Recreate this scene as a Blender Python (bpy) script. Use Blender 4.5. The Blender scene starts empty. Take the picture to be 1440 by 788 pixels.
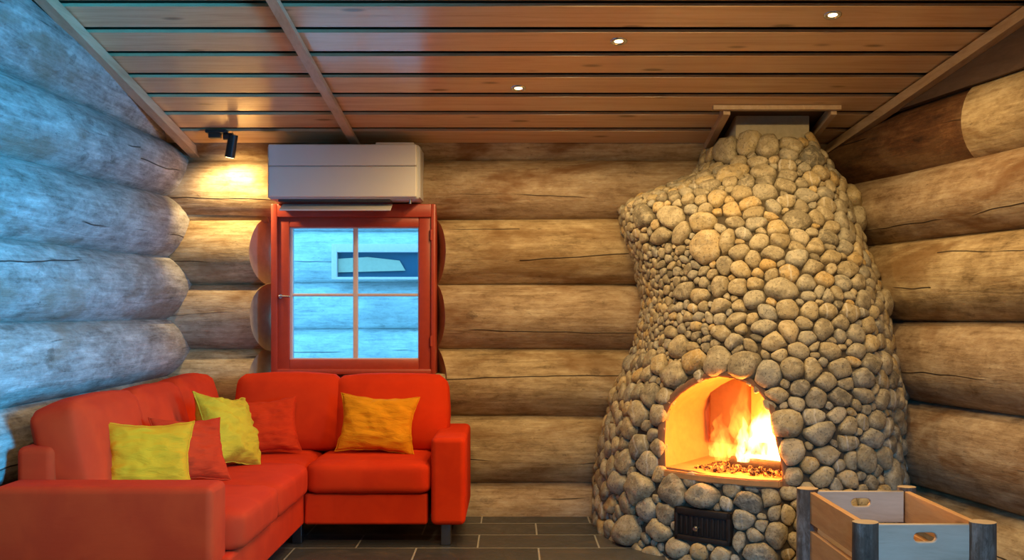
import bpy, bmesh, math, random
import numpy as np
from mathutils import Vector, Matrix, noise

random.seed(7); rng = np.random.default_rng(11)
SC = bpy.context.scene; COL = SC.collection
F = 1534.0; CX = 720.0; CY = 440.0; H = 1.16     # focal length in px, principal point, eye height

def W(px, py, d):
    return Vector(((px-CX)/F*d, d, H-(py-CY)/F*d))

# ------------------------------------------------------------------ materials
def lin(c):
    return tuple(((x/255)/12.92 if x/255 <= .04045 else ((x/255+.055)/1.055)**2.4) for x in c)+(1,)
class NT:
    def __init__(s, name):
        s.m = bpy.data.materials.new(name); s.m.use_nodes = True
        s.t = s.m.node_tree; s.t.nodes.clear()
        s.out = s.n('ShaderNodeOutputMaterial')
    def n(s, typ, **kw):
        nd = s.t.nodes.new(typ)
        for k, v in kw.items(): setattr(nd, k, v)
        return nd
    def l(s, a, b): s.t.links.new(a, b)
    def set(s, sock, v):
        if hasattr(v, 'is_output'): s.l(v, sock)
        else: sock.default_value = v
    def math(s, op, a, b=0.0, c=None, clamp=False):
        nd = s.n('ShaderNodeMath', operation=op, use_clamp=clamp)
        s.set(nd.inputs[0], a); s.set(nd.inputs[1], b)
        if c is not None: s.set(nd.inputs[2], c)
        return nd.outputs[0]
    def vmul(s, v, xyz):
        nd = s.n('ShaderNodeVectorMath', operation='MULTIPLY'); s.set(nd.inputs[0], v); nd.inputs[1].default_value = xyz
        return nd.outputs[0]
    def noise(s, v, scale, detail=4, rough=.6, dist=0):
        nd = s.n('ShaderNodeTexNoise'); s.set(nd.inputs['Vector'], v)
        nd.inputs['Scale'].default_value = scale; nd.inputs['Detail'].default_value = detail
        nd.inputs['Roughness'].default_value = rough; nd.inputs['Distortion'].default_value = dist
        return nd.outputs['Fac']
    def ramp(s, f, stops):
        nd = s.n('ShaderNodeValToRGB'); s.l(f, nd.inputs[0]); e = nd.color_ramp.elements
        while len(e) < len(stops): e.new(.5)
        for el, (p, c) in zip(e, stops): el.position = p; el.color = c if len(c) == 4 else tuple(c)+(1,)
        return nd.outputs[0]
    def mix(s, f, a, b, mode='MIX'):
        nd = s.n('ShaderNodeMix', data_type='RGBA', blend_type=mode)
        s.set(nd.inputs[0], f); s.set(nd.inputs[6], a); s.set(nd.inputs[7], b)
        return nd.outputs[2]
    def maprange(s, v, a, b, c=0., d=1.):
        nd = s.n('ShaderNodeMapRange', interpolation_type='SMOOTHSTEP'); s.set(nd.inputs[0], v)
        nd.inputs[1].default_value = a; nd.inputs[2].default_value = b; nd.inputs[3].default_value = c; nd.inputs[4].default_value = d
        return nd.outputs[0]
    def bsdf(s, col, rough=.6, bump=None, bstr=.3, bdist=.01, **kw):
        p = s.n('ShaderNodeBsdfPrincipled'); s.set(p.inputs['Base Color'], col); s.set(p.inputs['Roughness'], rough)
        for k, v in kw.items(): s.set(p.inputs[k], v)
        if bump is not None:
            b = s.n('ShaderNodeBump'); b.inputs['Strength'].default_value = bstr; b.inputs['Distance'].default_value = bdist
            s.l(bump, b.inputs['Height']); s.l(b.outputs[0], p.inputs['Normal'])
        s.l(p.outputs[0], s.out.inputs['Surface'])
        return p
    def attr(s, name):
        nd = s.n('ShaderNodeAttribute'); nd.attribute_name = name
        return nd
    def obj(s):
        return s.n('ShaderNodeTexCoord').outputs['Object']

def log_material(name, c_lo, c_mid, c_hi, c_stain, crack=1.0, stain=.5):
    """weathered round log: attribute lc = (metres along the log, metres round it, number of the log)"""
    T = NT(name); lc = T.attr('lc').outputs['Vector']
    sep = T.n('ShaderNodeSeparateXYZ'); T.l(lc, sep.inputs[0]); S, A, R = sep.outputs
    off = T.n('ShaderNodeCombineXYZ')
    T.l(T.math('ADD', S, T.math('MULTIPLY', R, 7.31)), off.inputs[0])
    T.l(A, off.inputs[1]); T.l(T.math('MULTIPLY', R, 3.17), off.inputs[2])
    v = off.outputs[0]
    grain = T.noise(T.vmul(v, (2.2, 26, 1)), 1.6, 6, .7, .5)
    blot = T.noise(T.vmul(v, (1.6, 3.6, 1)), 2.2, 5, .65, .4)
    fine = T.noise(T.vmul(v, (9, 55, 1)), 2.2, 3, .7)
    fleck = T.noise(T.vmul(v, (5, 11, 1)), 3.2, 4, .75, .6)
    f = T.math('ADD', T.math('MULTIPLY', grain, .35), T.math('ADD', T.math('MULTIPLY', blot, .4), T.math('MULTIPLY', fleck, .25)))
    col = T.ramp(f, [(.36, c_lo), (.5, c_mid), (.64, c_hi)])
    patch = T.maprange(T.noise(T.vmul(v, (.9, 2.2, 1)), 1.5, 4, .6, .6), .5, .68)
    col = T.mix(T.math('MULTIPLY', patch, stain), col, c_stain)
    bl = T.maprange(T.noise(T.vmul(v, (7, 20, 1)), 2.4, 4, .8, .3), .58, .72)
    col = T.mix(T.math('MULTIPLY', bl, .5), col, tuple(x*.35 for x in c_lo[:3])+(1,))
    # knots
    vo = T.n('ShaderNodeTexVoronoi', feature='F1'); T.l(T.vmul(v, (1.5, 2.2, 1)), vo.inputs['Vector']); vo.inputs['Scale'].default_value = 2.0
    dist = T.math('ADD', vo.outputs['Distance'], T.math('MULTIPLY', T.math('SUBTRACT', fleck, .5), .22))
    ring = T.maprange(T.math('ABSOLUTE', T.math('SUBTRACT', dist, .085)), .008, .035, 1, 0)
    core = T.maprange(dist, .03, .09, 1, 0)
    sel = T.maprange(T.noise(v, .9, 2), .47, .5)
    knot = T.math('MULTIPLY', T.math('MAXIMUM', T.math('MULTIPLY', ring, .55), T.math('MULTIPLY', core, .8)), sel)
    col = T.mix(T.math('MULTIPLY', knot, .6), col, (.07, .045, .028, 1))
    # a long drying crack wandering along every log
    rr = T.math('FRACT', T.math('MULTIPLY', R, .731))
    wob = T.noise(T.vmul(v, (.8, 0, 1)), 1.2, 3, .6)
    line = T.math('ADD', T.math('ADD', T.math('MULTIPLY', T.math('SUBTRACT', rr, .5), .22), T.math('MULTIPLY', T.math('SUBTRACT', wob, .5), .10)),
                  T.math('MULTIPLY', T.math('SUBTRACT', T.math('FRACT', T.math('ADD', T.math('MULTIPLY', S, .23), T.math('MULTIPLY', R, .37))), .5), T.math('MULTIPLY', T.math('SUBTRACT', rr, .35), .5)))
    dc = T.math('ABSOLUTE', T.math('SUBTRACT', A, line))
    cm = T.maprange(dc, .001, .0045, 1, 0)
    cm = T.math('MULTIPLY', cm, T.maprange(T.noise(T.vmul(v, (.8, 0, 1)), 1.3, 2), .5, .56))
    cm = T.math('MULTIPLY', cm, crack)
    col = T.mix(T.math('MULTIPLY', cm, .9), col, (.02, .013, .008, 1))
    h = T.math('SUBTRACT', T.math('ADD', T.math('MULTIPLY', grain, .5), T.math('MULTIPLY', fine, .35)), T.math('ADD', T.math('MULTIPLY', cm, 1.5), T.math('MULTIPLY', knot, .3)))
    T.bsdf(col, .72, h, .55, .012, **{'Specular IOR Level': .3})
    return T.m

def wood_material(name, a, b, c, axis=(1, 12, 12), scale=2.0, rough=.5, knots=True, attr=None, vary=.25, bump=.18):
    T = NT(name)
    if attr:
        v = T.attr(attr).outputs['Vector']
    else:
        v = T.obj()
    g = T.noise(T.vmul(v, axis), scale, 5, .65, .7)
    g2 = T.noise(T.vmul(v, tuple(x*3 for x in axis)), scale*1.5, 3, .7)
    f = T.math('ADD', T.math('MULTIPLY', g, .75), T.math('MULTIPLY', g2, .25))
    col = T.ramp(f, [(.2, a), (.5, b), (.8, c)])
    if attr:
        sep = T.n('ShaderNodeSeparateXYZ'); T.l(v, sep.inputs[0])
        r = T.math('FRACT', T.math('MULTIPLY', sep.outputs[2], 3.77))
        col = T.mix(T.math('MULTIPLY', r, vary), col, a)
    h = g
    if knots:
        vo = T.n('ShaderNodeTexVoronoi'); T.l(T.vmul(v, tuple(2.2 if x < 3 else 7 for x in axis)), vo.inputs['Vector']); vo.inputs['Scale'].default_value = 1.0
        k = T.maprange(vo.outputs['Distance'], .06, .15, 1, 0)
        col = T.mix(T.math('MULTIPLY', k, .65), col, tuple(x*.3 for x in a[:3])+(1,))
    T.bsdf(col, rough, h, bump, .006)
    return T.m

def plain(name, col, rough=.5, metal=0., nscale=40, namt=.12, bstr=.1, **kw):
    T = NT(name); v = T.obj(); n_ = T.noise(v, nscale, 4, .6)
    c = T.mix(n_, tuple(x*(1-namt) for x in col[:3])+(1,), tuple(min(1, x*(1+namt)) for x in col[:3])+(1,))
    T.bsdf(c, rough, n_, bstr, .002, Metallic=metal, **kw)
    return T.m

def fabric(name, col, col2, wr=.5):
    T = NT(name); v = T.obj()
    big = T.noise(v, 5, 3, .6, .4); wv = T.noise(T.vmul(v, (1, 1, 3.5)), 9, 3, .6, 1.2)
    fine = T.noise(v, 900, 2, .6)
    c = T.mix(T.maprange(big, .35, .65), col, col2)
    c = T.mix(T.math('MULTIPLY', fine, .25), c, tuple(x*.7 for x in col[:3])+(1,))
    h = T.math('ADD', T.math('MULTIPLY', wv, wr), T.math('MULTIPLY', fine, .05))
    T.bsdf(c, .85, h, .5, .02, **{'Sheen Weight': .02, 'Sheen Roughness': .4, 'Sheen Tint': tuple(min(1, x*1.3+.1) for x in col[:3])+(1,), 'Specular IOR Level': .1})
    return T.m

def emit(name, col, st):
    T = NT(name); e = T.n('ShaderNodeEmission'); e.inputs[0].default_value = col; e.inputs[1].default_value = st
    T.l(e.outputs[0], T.out.inputs['Surface']); return T.m

M = {}
M['log'] = log_material('weathered_log', (.14, .085, .035, 1), (.40, .29, .155, 1), (.63, .50, .30, 1), (.19, .095, .03, 1), stain=.75)
M['log_grey'] = log_material('grey_log', (.10, .075, .055, 1), (.30, .27, .225, 1), (.53, .49, .42, 1), (.20, .125, .07, 1), stain=.65)
M['log_brown'] = log_material('brown_log', (.15, .085, .04, 1), (.36, .255, .155, 1), (.55, .44, .3, 1), (.17, .075, .025, 1), stain=.85)
M['bark_log'] = log_material('dark_bark_log', (.035, .016, .008, 1), (.12, .05, .02, 1), (.24, .12, .05, 1), (.3, .2, .1, 1), stain=.3)
M['log_out'] = log_material('frosted_log', (.30, .33, .36, 1), (.55, .6, .62, 1), (.78, .8, .82, 1), (.42, .42, .42, 1), stain=.3)
M['endgrain'] = plain('sawn_log_end', (.46, .34, .21, 1), .75, nscale=25, namt=.25, bstr=.3)
M['ceil'] = wood_material('ceiling_pine', (.44, .25, .115, 1), (.70, .46, .245, 1), (.80, .58, .35, 1), axis=(.7, 14, 1), scale=2., rough=.2, attr='lc', bump=.04)
M['ceil_gap_shade'] = wood_material('gap_shade_backing', (.05, .022, .009, 1), (.09, .042, .017, 1), (.13, .065, .028, 1), axis=(.7, 14, 14), scale=2., rough=.6)  # backing coloured dark to stand in for shade in the board gaps
M['trim'] = wood_material('trim_pine', (.34, .20, .10, 1), (.52, .35, .2, 1), (.64, .47, .3, 1), axis=(12, .7, 12), scale=2., rough=.42)
M['darkboard'] = wood_material('dark_stained_board', (.05, .03, .02, 1), (.10, .06, .04, 1), (.15, .09, .06, 1), axis=(10, .7, 10), scale=2., rough=.6, knots=False)
M['redpaint'] = plain('red_painted_wood', (.40, .052, .025, 1), .38, nscale=30, namt=.18, bstr=.15)
M['muntin'] = plain('pale_painted_muntin', (.62, .5, .52, 1), .4)
M['white'] = plain('white_plastic', (.74, .70, .64, 1), .3, nscale=8, namt=.03, bstr=.0)
M['whiteside'] = plain('grey_white_plastic', (.5, .5, .52, 1), .4, nscale=8, namt=.03, bstr=.0)
M['darkplastic'] = plain('dark_plastic', (.04, .04, .045, 1), .4)
M['black'] = plain('black_metal', (.02, .018, .017, 1), .4, bstr=.05)
M['iron'] = plain('cast_iron', (.045, .036, .03, 1), .55, .6, nscale=60, namt=.3, bstr=.4)
M['chrome'] = plain('brushed_steel', (.55, .55, .56, 1), .25, 1., bstr=.02)
M['leg'] = plain('dark_steel_leg', (.12, .12, .13, 1), .3, .9, bstr=.02)
M['sofa'] = fabric('orange_red_velour', (.62, .038, .006, 1), (.54, .029, .005, 1), .06)
M['red_pillow'] = fabric('red_pillow_cloth', (.58, .038, .006, 1), (.50, .030, .005, 1), .8)
M['yellow'] = fabric('mustard_velvet', (.74, .285, .008, 1), (.64, .24, .007, 1), .9)
M['lime'] = fabric('yellow_green_velvet', (.60, .38, .02, 1), (.50, .31, .015, 1), 1.)
M['mortar'] = plain('mortar', (.07, .052, .03, 1), .9, nscale=60, namt=.4, bstr=.8)
M['plaster'] = plain('rough_grey_plaster', (.50, .43, .30, 1), .9, nscale=45, namt=.22, bstr=.6)
M['firebrick'] = plain('fire_clay', (.52, .25, .085, 1), .85, nscale=18, namt=.3, bstr=.5)
M['dark_plate'] = plain('dark_back_plate', (.17, .075, .03, 1), .9, nscale=20, namt=.4, bstr=.4)  # dark brown, for the plate at the firebox back
M['charred'] = plain('charred_wood', (.05, .025, .014, 1), .9, nscale=45, namt=.7, bstr=1.)
M['bulb'] = emit('lit_bulb', (1, .80, .40, 1), 5)
M['crate'] = wood_material('raw_pine_board', (.36, .17, .06, 1), (.55, .30, .125, 1), (.66, .41, .20, 1), axis=(10, 1.2, 10), scale=2., rough=.55)
M['crate_x'] = wood_material('pale_pine_board', (.40, .30, .20, 1), (.56, .46, .34, 1), (.66, .56, .44, 1), axis=(1.2, 10, 10), scale=2., rough=.5)
M['bark'] = log_material('post_bark', (.04, .028, .02, 1), (.13, .095, .07, 1), (.36, .31, .27, 1), (.08, .04, .02, 1), crack=.5, stain=.5)
M['cabinframe'] = plain('pale_pink_frame', (.75, .6, .62, 1), .5)
M['snow'] = plain('snow', (.85, .88, .92, 1), .8, nscale=6, namt=.05, bstr=.3)

def stone_material():
    T = NT('river_stone'); at = T.attr('scol'); sep = T.n('ShaderNodeSeparateXYZ'); T.l(at.outputs['Vector'], sep.inputs[0])
    v = T.obj()
    base = T.ramp(sep.outputs[0], [(0, (.15, .135, .10, 1)), (.2, (.30, .25, .16, 1)), (.4, (.40, .315, .175, 1)), (.58, (.33, .31, .25, 1)), (.75, (.47, .37, .20, 1)), (.88, (.50, .33, .12, 1)), (1, (.56, .48, .33, 1))])
    n1 = T.noise(v, 24, 5, .7, .6); n2 = T.noise(v, 95, 4, .75); n3 = T.noise(T.vmul(v, (1, 1, 2)), 9, 4, .6, .5)
    c = T.mix(T.maprange(n1, .45, .62), base, T.mix(.55, base, (.60, .52, .36, 1)))
    c = T.mix(T.math('MULTIPLY', T.maprange(n3, .52, .66), .7), c, T.mix(.6, c, (.11, .085, .05, 1)))
    c = T.mix(T.maprange(n2, .53, .66), c, T.mix(.7, c, (.06, .045, .03, 1)))
    wv = T.n('ShaderNodeTexWave'); T.l(T.vmul(v, (3, 3, 9)), wv.inputs[0]); wv.inputs['Scale'].default_value = 2.2; wv.inputs['Distortion'].default_value = 2.5
    vein = T.math('MULTIPLY', T.maprange(wv.outputs['Fac'], .9, .98), T.maprange(sep.outputs[1], .90, .92))
    c = T.mix(T.math('MULTIPLY', vein, .55), c, (.62, .58, .5, 1))
    T.bsdf(c, .6, T.math('ADD', T.math('MULTIPLY', n1, .6), T.math('MULTIPLY', n2, .4)), .6, .014, **{'Specular IOR Level': .35})
    return T.m
M['stone'] = stone_material()

def slate_floor():
    T = NT('slate_tiles'); v = T.obj()
    br = T.n('ShaderNodeTexBrick'); T.l(v, br.inputs[0]); br.offset = .5; br.squash = 1
    for k, val in (('Scale', 1.), ('Mortar Size', .0045), ('Mortar Smooth', .1), ('Bias', 0), ('Brick Width', .6), ('Row Height', .315)): br.inputs[k].default_value = val
    br.inputs[1].default_value = (.035, .040, .046, 1); br.inputs[2].default_value = (.075, .072, .07, 1); br.inputs[3].default_value = (.33, .32, .29, 1)
    n1 = T.noise(v, 5, 6, .7, .5); n2 = T.noise(v, 45, 4, .7)
    c = T.mix(T.maprange(n1, .5, .72), br.outputs[0], T.mix(.5, br.outputs[0], (.12, .085, .06, 1)))
    c = T.mix(br.outputs[1], c, (.33, .32, .29, 1))
    h = T.math('SUBTRACT', T.math('ADD', T.math('MULTIPLY', n1, .8), T.math('MULTIPLY', n2, .2)), br.outputs[1])
    T.bsdf(c, T.maprange(n1, .3, .7, .28, .5), h, .5, .012)
    return T.m
M['floor'] = slate_floor()

def glass():
    T = NT('window_glass'); fr = T.n('ShaderNodeFresnel'); fr.inputs[0].default_value = 1.3
    tr = T.n('ShaderNodeBsdfTransparent'); tr.inputs[0].default_value = (.95, .98, 1, 1)
    gl = T.n('ShaderNodeBsdfGlossy'); gl.inputs['Roughness'].default_value = .02
    mx = T.n('ShaderNodeMixShader'); T.l(fr.outputs[0], mx.inputs[0]); T.l(tr.outputs[0], mx.inputs[1]); T.l(gl.outputs[0], mx.inputs[2])
    T.l(mx.outputs[0], T.out.inputs['Surface']); return T.m
M['glass'] = glass()
M['darkglass'] = plain('reflecting_pane', (.05, .12, .2, 1), .08, nscale=2, namt=.1, bstr=0)

def flame_mat(name, lo, hi, st, zs):
    T = NT(name); v = T.obj(); sep = T.n('ShaderNodeSeparateXYZ'); T.l(v, sep.inputs[0])
    c = T.ramp(T.math('DIVIDE', sep.outputs[2], zs), [(0, lo), (.45, tuple((a+b)/2 for a, b in zip(lo, hi))), (1, hi)])
    n_ = T.maprange(T.noise(T.vmul(v, (1, 1, .45)), 24, 2, .6, .8), .36, .62, .1, 1.5)
    fall = T.maprange(T.math('DIVIDE', sep.outputs[2], zs), .0, 1., 1., .25)
    e = T.n('ShaderNodeEmission'); T.l(c, e.inputs[0]); T.l(T.math('MULTIPLY', T.math('MULTIPLY', n_, fall), st), e.inputs[1])
    T.l(e.outputs[0], T.out.inputs['Volume']); return T.m
M['flame_core'] = flame_mat('flame_core', (1, .70, .26, 1), (1, .60, .16, 1), 80, .34)
M['flame'] = flame_mat('flame', (1, .48, .07, 1), (1, .24, .02, 1), 17, .40)
def ember_mat():
    T = NT('glowing_embers'); v = T.obj(); n_ = T.maprange(T.noise(v, 55, 3, .7), .47, .66)
    p = T.bsdf((.03, .015, .01, 1), .9); p.inputs['Emission Color'].default_value = (1, .17, .015, 1)
    T.l(T.math('MULTIPLY', n_, 5.0), p.inputs['Emission Strength']); return T.m
M['ember'] = ember_mat()

# ------------------------------------------------------------------ object helpers
def link(name, me, parent=None):
    o = bpy.data.objects.new(name, me); COL.objects.link(o)
    if parent is not None: o.parent = parent
    return o
def tag(o, label=None, cat=None, group=None, kind=None):
    if label: o['label'] = label
    if cat: o['category'] = cat
    if group: o['group'] = group
    if kind: o['kind'] = kind
    return o
def thing(name, label, cat, loc=(0, 0, 0), rz=0, group=None):
    o = link(name, None); o.location = loc; o.rotation_euler = (0, 0, rz); o.empty_display_size = .1
    return tag(o, label, cat, group)
class MB:
    def __init__(s): s.v = []; s.f = []; s.mi = []; s.at = []
    def add(s, vs, fs, mi=0, at=None):
        b = len(s.v); s.v += [tuple(p) for p in vs]; s.f += [tuple(i+b for i in f) for f in fs]
        s.mi += ([mi]*len(fs) if isinstance(mi, int) else list(mi))
        s.at += (at if at is not None else [(0, 0, 0)]*len(vs))
    def build(s, name, mats, parent=None, smooth=True, attr=None, weld=False):
        me = bpy.data.meshes.new(name); me.from_pydata(s.v, [], s.f)
        if not isinstance(mats, (list, tuple)): mats = [mats]
        for m in mats: me.materials.append(m)
        me.polygons.foreach_set('material_index', s.mi); me.polygons.foreach_set('use_smooth', [smooth]*len(s.f))
        if attr:
            a = me.attributes.new(attr, 'FLOAT_VECTOR', 'POINT'); a.data.foreach_set('vector', np.array(s.at, dtype=np.float32).ravel())
        me.update()
        return link(name, me, parent)
def from_bm(name, bm, mats, parent=None, smooth=True):
    me = bpy.data.meshes.new(name); bm.to_mesh(me); bm.free()
    for m in (mats if isinstance(mats, (list, tuple)) else [mats]): me.materials.append(m)
    me.polygons.foreach_set('use_smooth', [smooth]*len(me.polygons)); me.update()
    return link(name, me, parent)
def bm_rbox(x0, x1, y0, y1, z0, z1, r=.01, seg=3, bm=None):
    b = bmesh.new(); bmesh.ops.create_cube(b, size=1)
    for v in b.verts: v.co = Vector(((x0+x1)/2+v.co.x*(x1-x0), (y0+y1)/2+v.co.y*(y1-y0), (z0+z1)/2+v.co.z*(z1-z0)))
    if r > 0: bmesh.ops.bevel(b, geom=b.edges[:], offset=r, segments=seg, profile=.5, affect='EDGES', clamp_overlap=True)
    if bm is None: return b
    me = bpy.data.meshes.new('t'); b.to_mesh(me); b.free(); bm.from_mesh(me); bpy.data.meshes.remove(me); return bm
def rbox(name, x0, x1, y0, y1, z0, z1, m, parent=None, r=.01, seg=3):
    o = from_bm(name, bm_rbox(x0, x1, y0, y1, z0, z1, r, seg), m, parent)
    mod = o.modifiers.new('wn', 'WEIGHTED_NORMAL'); mod.keep_sharp = True
    return o
def tube(mb, p0, p1, r0, r1=None, n=20, caps=True, mi=0):
    p0 = Vector(p0); p1 = Vector(p1); r1 = r0 if r1 is None else r1
    ax = (p1-p0).normalized(); u = ax.orthogonal().normalized(); w = ax.cross(u)
    vs = [p0+(u*math.cos(2*math.pi*i/n)+w*math.sin(2*math.pi*i/n))*r0 for i in range(n)]+[p1+(u*math.cos(2*math.pi*i/n)+w*math.sin(2*math.pi*i/n))*r1 for i in range(n)]
    fs = [(i, (i+1) % n, n+(i+1) % n, n+i) for i in range(n)]
    if caps: fs += [tuple(range(n-1, -1, -1)), tuple(range(n, 2*n))]
    mb.add(vs, fs, mi)
def autosmooth(o, ang=40):
    me = o.data; bm = bmesh.new(); bm.from_mesh(me)
    for e in bm.edges:
        if len(e.link_faces) == 2 and e.calc_face_angle(0) > math.radians(ang): e.smooth = False
    bm.to_mesh(me); bm.free(); return o
def plate(name, outer, holes, th, m, parent=None, bevel=.003):
    """board in the XZ plane with real holes, thickness th in Y"""
    cu = bpy.data.curves.new(name, 'CURVE'); cu.dimensions = '2D'; cu.fill_mode = 'BOTH'; cu.extrude = th/2-bevel; cu.bevel_depth = bevel; cu.bevel_resolution = 1; cu.offset = -bevel
    for pts in [outer]+holes:
        sp = cu.splines.new('POLY'); sp.points.add(len(pts)-1); sp.use_cyclic_u = True
        for p, q in zip(sp.points, pts): p.co = (q[0], q[1], 0, 1)
    t = bpy.data.objects.new('t', cu); COL.objects.link(t)
    dg = bpy.context.evaluated_depsgraph_get(); me = bpy.data.meshes.new_from_object(t.evaluated_get(dg))
    bpy.data.objects.remove(t); bpy.data.curves.remove(cu)
    me.name = name; me.transform(Matrix.Rotation(math.pi/2, 4, 'X')); me.materials.clear(); me.materials.append(m)
    return link(name, me, parent)
def slot(cx, cz, w, h, n=6):
    pts = []
    for k in range(n+1): a = -math.pi/2+math.pi*k/n; pts.append((cx+w/2-h/2+math.cos(a)*h/2, cz+math.sin(a)*h/2))
    for k in range(n+1): a = math.pi/2+math.pi*k/n; pts.append((cx-w/2+h/2+math.cos(a)*h/2, cz+math.sin(a)*h/2))
    return pts

# ------------------------------------------------------------------ logs
LOGNO = [0]
def log(mb, p0, p1, r0, r1, nl=40, na=30, face=None, cut0=None, cut1=None, zmax=None, mi=0, capmi=1, bow=.01, squash=1.0, lump=.035, no=None):
    """one tapering log from p0 to p1; face = direction the room side looks, cut = shear of an end (adds cut*frontness along the axis)"""
    p0 = Vector(p0); p1 = Vector(p1); ax = p1-p0; L = ax.length; ax.normalize()
    f = Vector(face); f = (f-ax*f.dot(ax)).normalized(); up = f.cross(ax)
    if up.z < 0: up = -up
    if no is None: LOGNO[0] += 1; no = LOGNO[0]
    sd = no*13.7
    vs = []; at = []
    for i in range(nl+1):
        t = i/nl
        for k in range(na):
            th = 2*math.pi*k/na; cf, su = math.cos(th), math.sin(th)
            s = t*L
            rr = (r0+(r1-r0)*t)*(1+lump*noise.noise((s*.9+sd, cf*1.1, su*1.1+sd))*1.6+.006*noise.noise((s*5+sd, cf*3, su*3)))
            a0 = max(0, cf)*rr*cut0 if cut0 else 0; a1 = max(0, cf)*rr*cut1 if cut1 else 0
            s2 = a0+(L+a1-a0)*t
            p = p0+ax*s2+f*(cf*rr*squash)+up*(su*rr)+up*(bow*noise.noise((s*.5+sd, 3.3, sd)))
            if zmax is not None and p.z > zmax: p.z = zmax
            vs.append(p); at.append((p.dot(ax), (th if th < math.pi else th-2*math.pi)*rr, no))
    fs = [(i*na+k, i*na+(k+1) % na, (i+1)*na+(k+1) % na, (i+1)*na+k) for i in range(nl) for k in range(na)]
    # outward orientation
    e = up.cross(f)
    if e.dot(ax) < 0: fs = [q[::-1] for q in fs]
    b = len(vs)
    capf = []
    for base in (0, nl*na):
        ring = [vs[base+k] for k in range(na)]; c = sum(ring, Vector())/na
        q = len(vs); vs += ring+[c]; at += [at[base+k] for k in range(na)]+[at[base]]
        capf += [(q+k, q+(k+1) % na, q+na) for k in range(na)]
    mb.add(vs, fs+capf, [mi]*len(fs)+[capmi]*len(capf), at)

# --- left wall
def XL(y): return -1.86-.02*(6.25-y)
mb = MB()
seams = [(2.46, 2.50), (2.135, 2.115), (1.833, 1.775), (1.486, 1.443), (1.119, 1.119), (.813, .776), (.44, .43), (.08, .10), (-.24, -.24)]
for (b1, b0), (a1, a0) in zip(seams, seams[1:]):     # z at the far end (y=6.26) and where it leaves the frame (y=4.2)
    y0, y1 = -1.6, 6.75
    def zz(f_, n_, y): return n_+(f_-n_)*(y-4.2)/2.06
    def zc(y): return ((zz(b1, b0, max(y, 3))+zz(a1, a0, max(y, 3)))/2)
    def hh(y): return (zz(b1, b0, max(y, 3))-zz(a1, a0, max(y, 3)))/2
    r0, r1 = hh(3)*1.10+.003, hh(y1)*1.10+.003
    log(mb, (XL(3)-r0, 3, zc(3)), (XL(y1)-r1, y1, zc(y1)), r0, r1, nl=44, face=(1, 0, 0))
    log(mb, (XL(y0)-r0, y0, zc(3)), (XL(3)-r0, 3, zc(3)), r0, r0, nl=16, face=(1, 0, 0), no=LOGNO[0])
for k in range(3):
    log(mb, (-2.25, -1.6, 2.66+.36*k), (-2.25, 3.6-1.5*k, 2.66+.36*k), .21, .21, nl=12, face=(1, 0, 0))
wl = tag(mb.build('wall_left', [M['log_grey'], M['endgrain']], attr='lc'), kind='structure')

# --- right wall: its seam line runs x px = 420 + 4800/depth
def XR(y): return ((420+4800/y)-CX)/F*y        # = (4800-300 y)/1534
mb = MB()
rs = [(.28, -.14), (.71, .28), (1.118, .71), (1.526, 1.118), (1.89, 1.526)]
mats = [0, 2, 2, 0, 2]
WY0, WY1 = .9, 2.3                               # the side window that lets the daylight in (outside the frame)
for i, (zt, zb) in enumerate(rs):
    h = (zt-zb)/2; r = h*1.08; back = math.sqrt(r*r-h*h)
    P = lambda y: (XR(y)+back, y, (zt+zb)/2)
    if zb > .6:
        log(mb, P(WY1), P(6.7), r, r*.985, nl=40, face=(-1, 0, 0), mi=mats[i]); log(mb, P(-1.6), P(WY0), r, r, nl=14, face=(-1, 0, 0), mi=mats[i])
    else:
        log(mb, P(-1.6), P(6.7), r, r, nl=60, face=(-1, 0, 0), mi=mats[i])
# top course: a dark barked log, and the fatter pale log whose round end shows in front of it
z0, z1 = 1.87, 2.21; r = .195
P = lambda y, b=.09: (XR(y)+b, y, (z0+z1)/2)
log(mb, P(4.95, .10), P(6.7, .07), .20, .175, nl=30, face=(-1, 0, 0), mi=3)
log(mb, P(3.2, .12), P(5.06, .085), .235, .205, nl=24, face=(-1, 0, 0), mi=0, cut1=-.35)
log(mb, P(-1.6, .12), P(3.2, .12), .235, .235, nl=16, face=(-1, 0, 0), mi=0)
log(mb, (XR(-1.6)+.3, -1.6, 2.5), (XR(4.)+.3, 4., 2.5), .28, .28, nl=10, face=(-1, 0, 0), mi=0)
wr = tag(mb.build('wall_right', [M['log'], M['endgrain'], M['log_brown'], M['bark_log']], attr='lc'), kind='structure')

# --- ceiling plane
CA, CB = 2.140, .185
def ZC(y): return CA+CB*(6.22-y)
SL = math.atan(CB)

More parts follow.
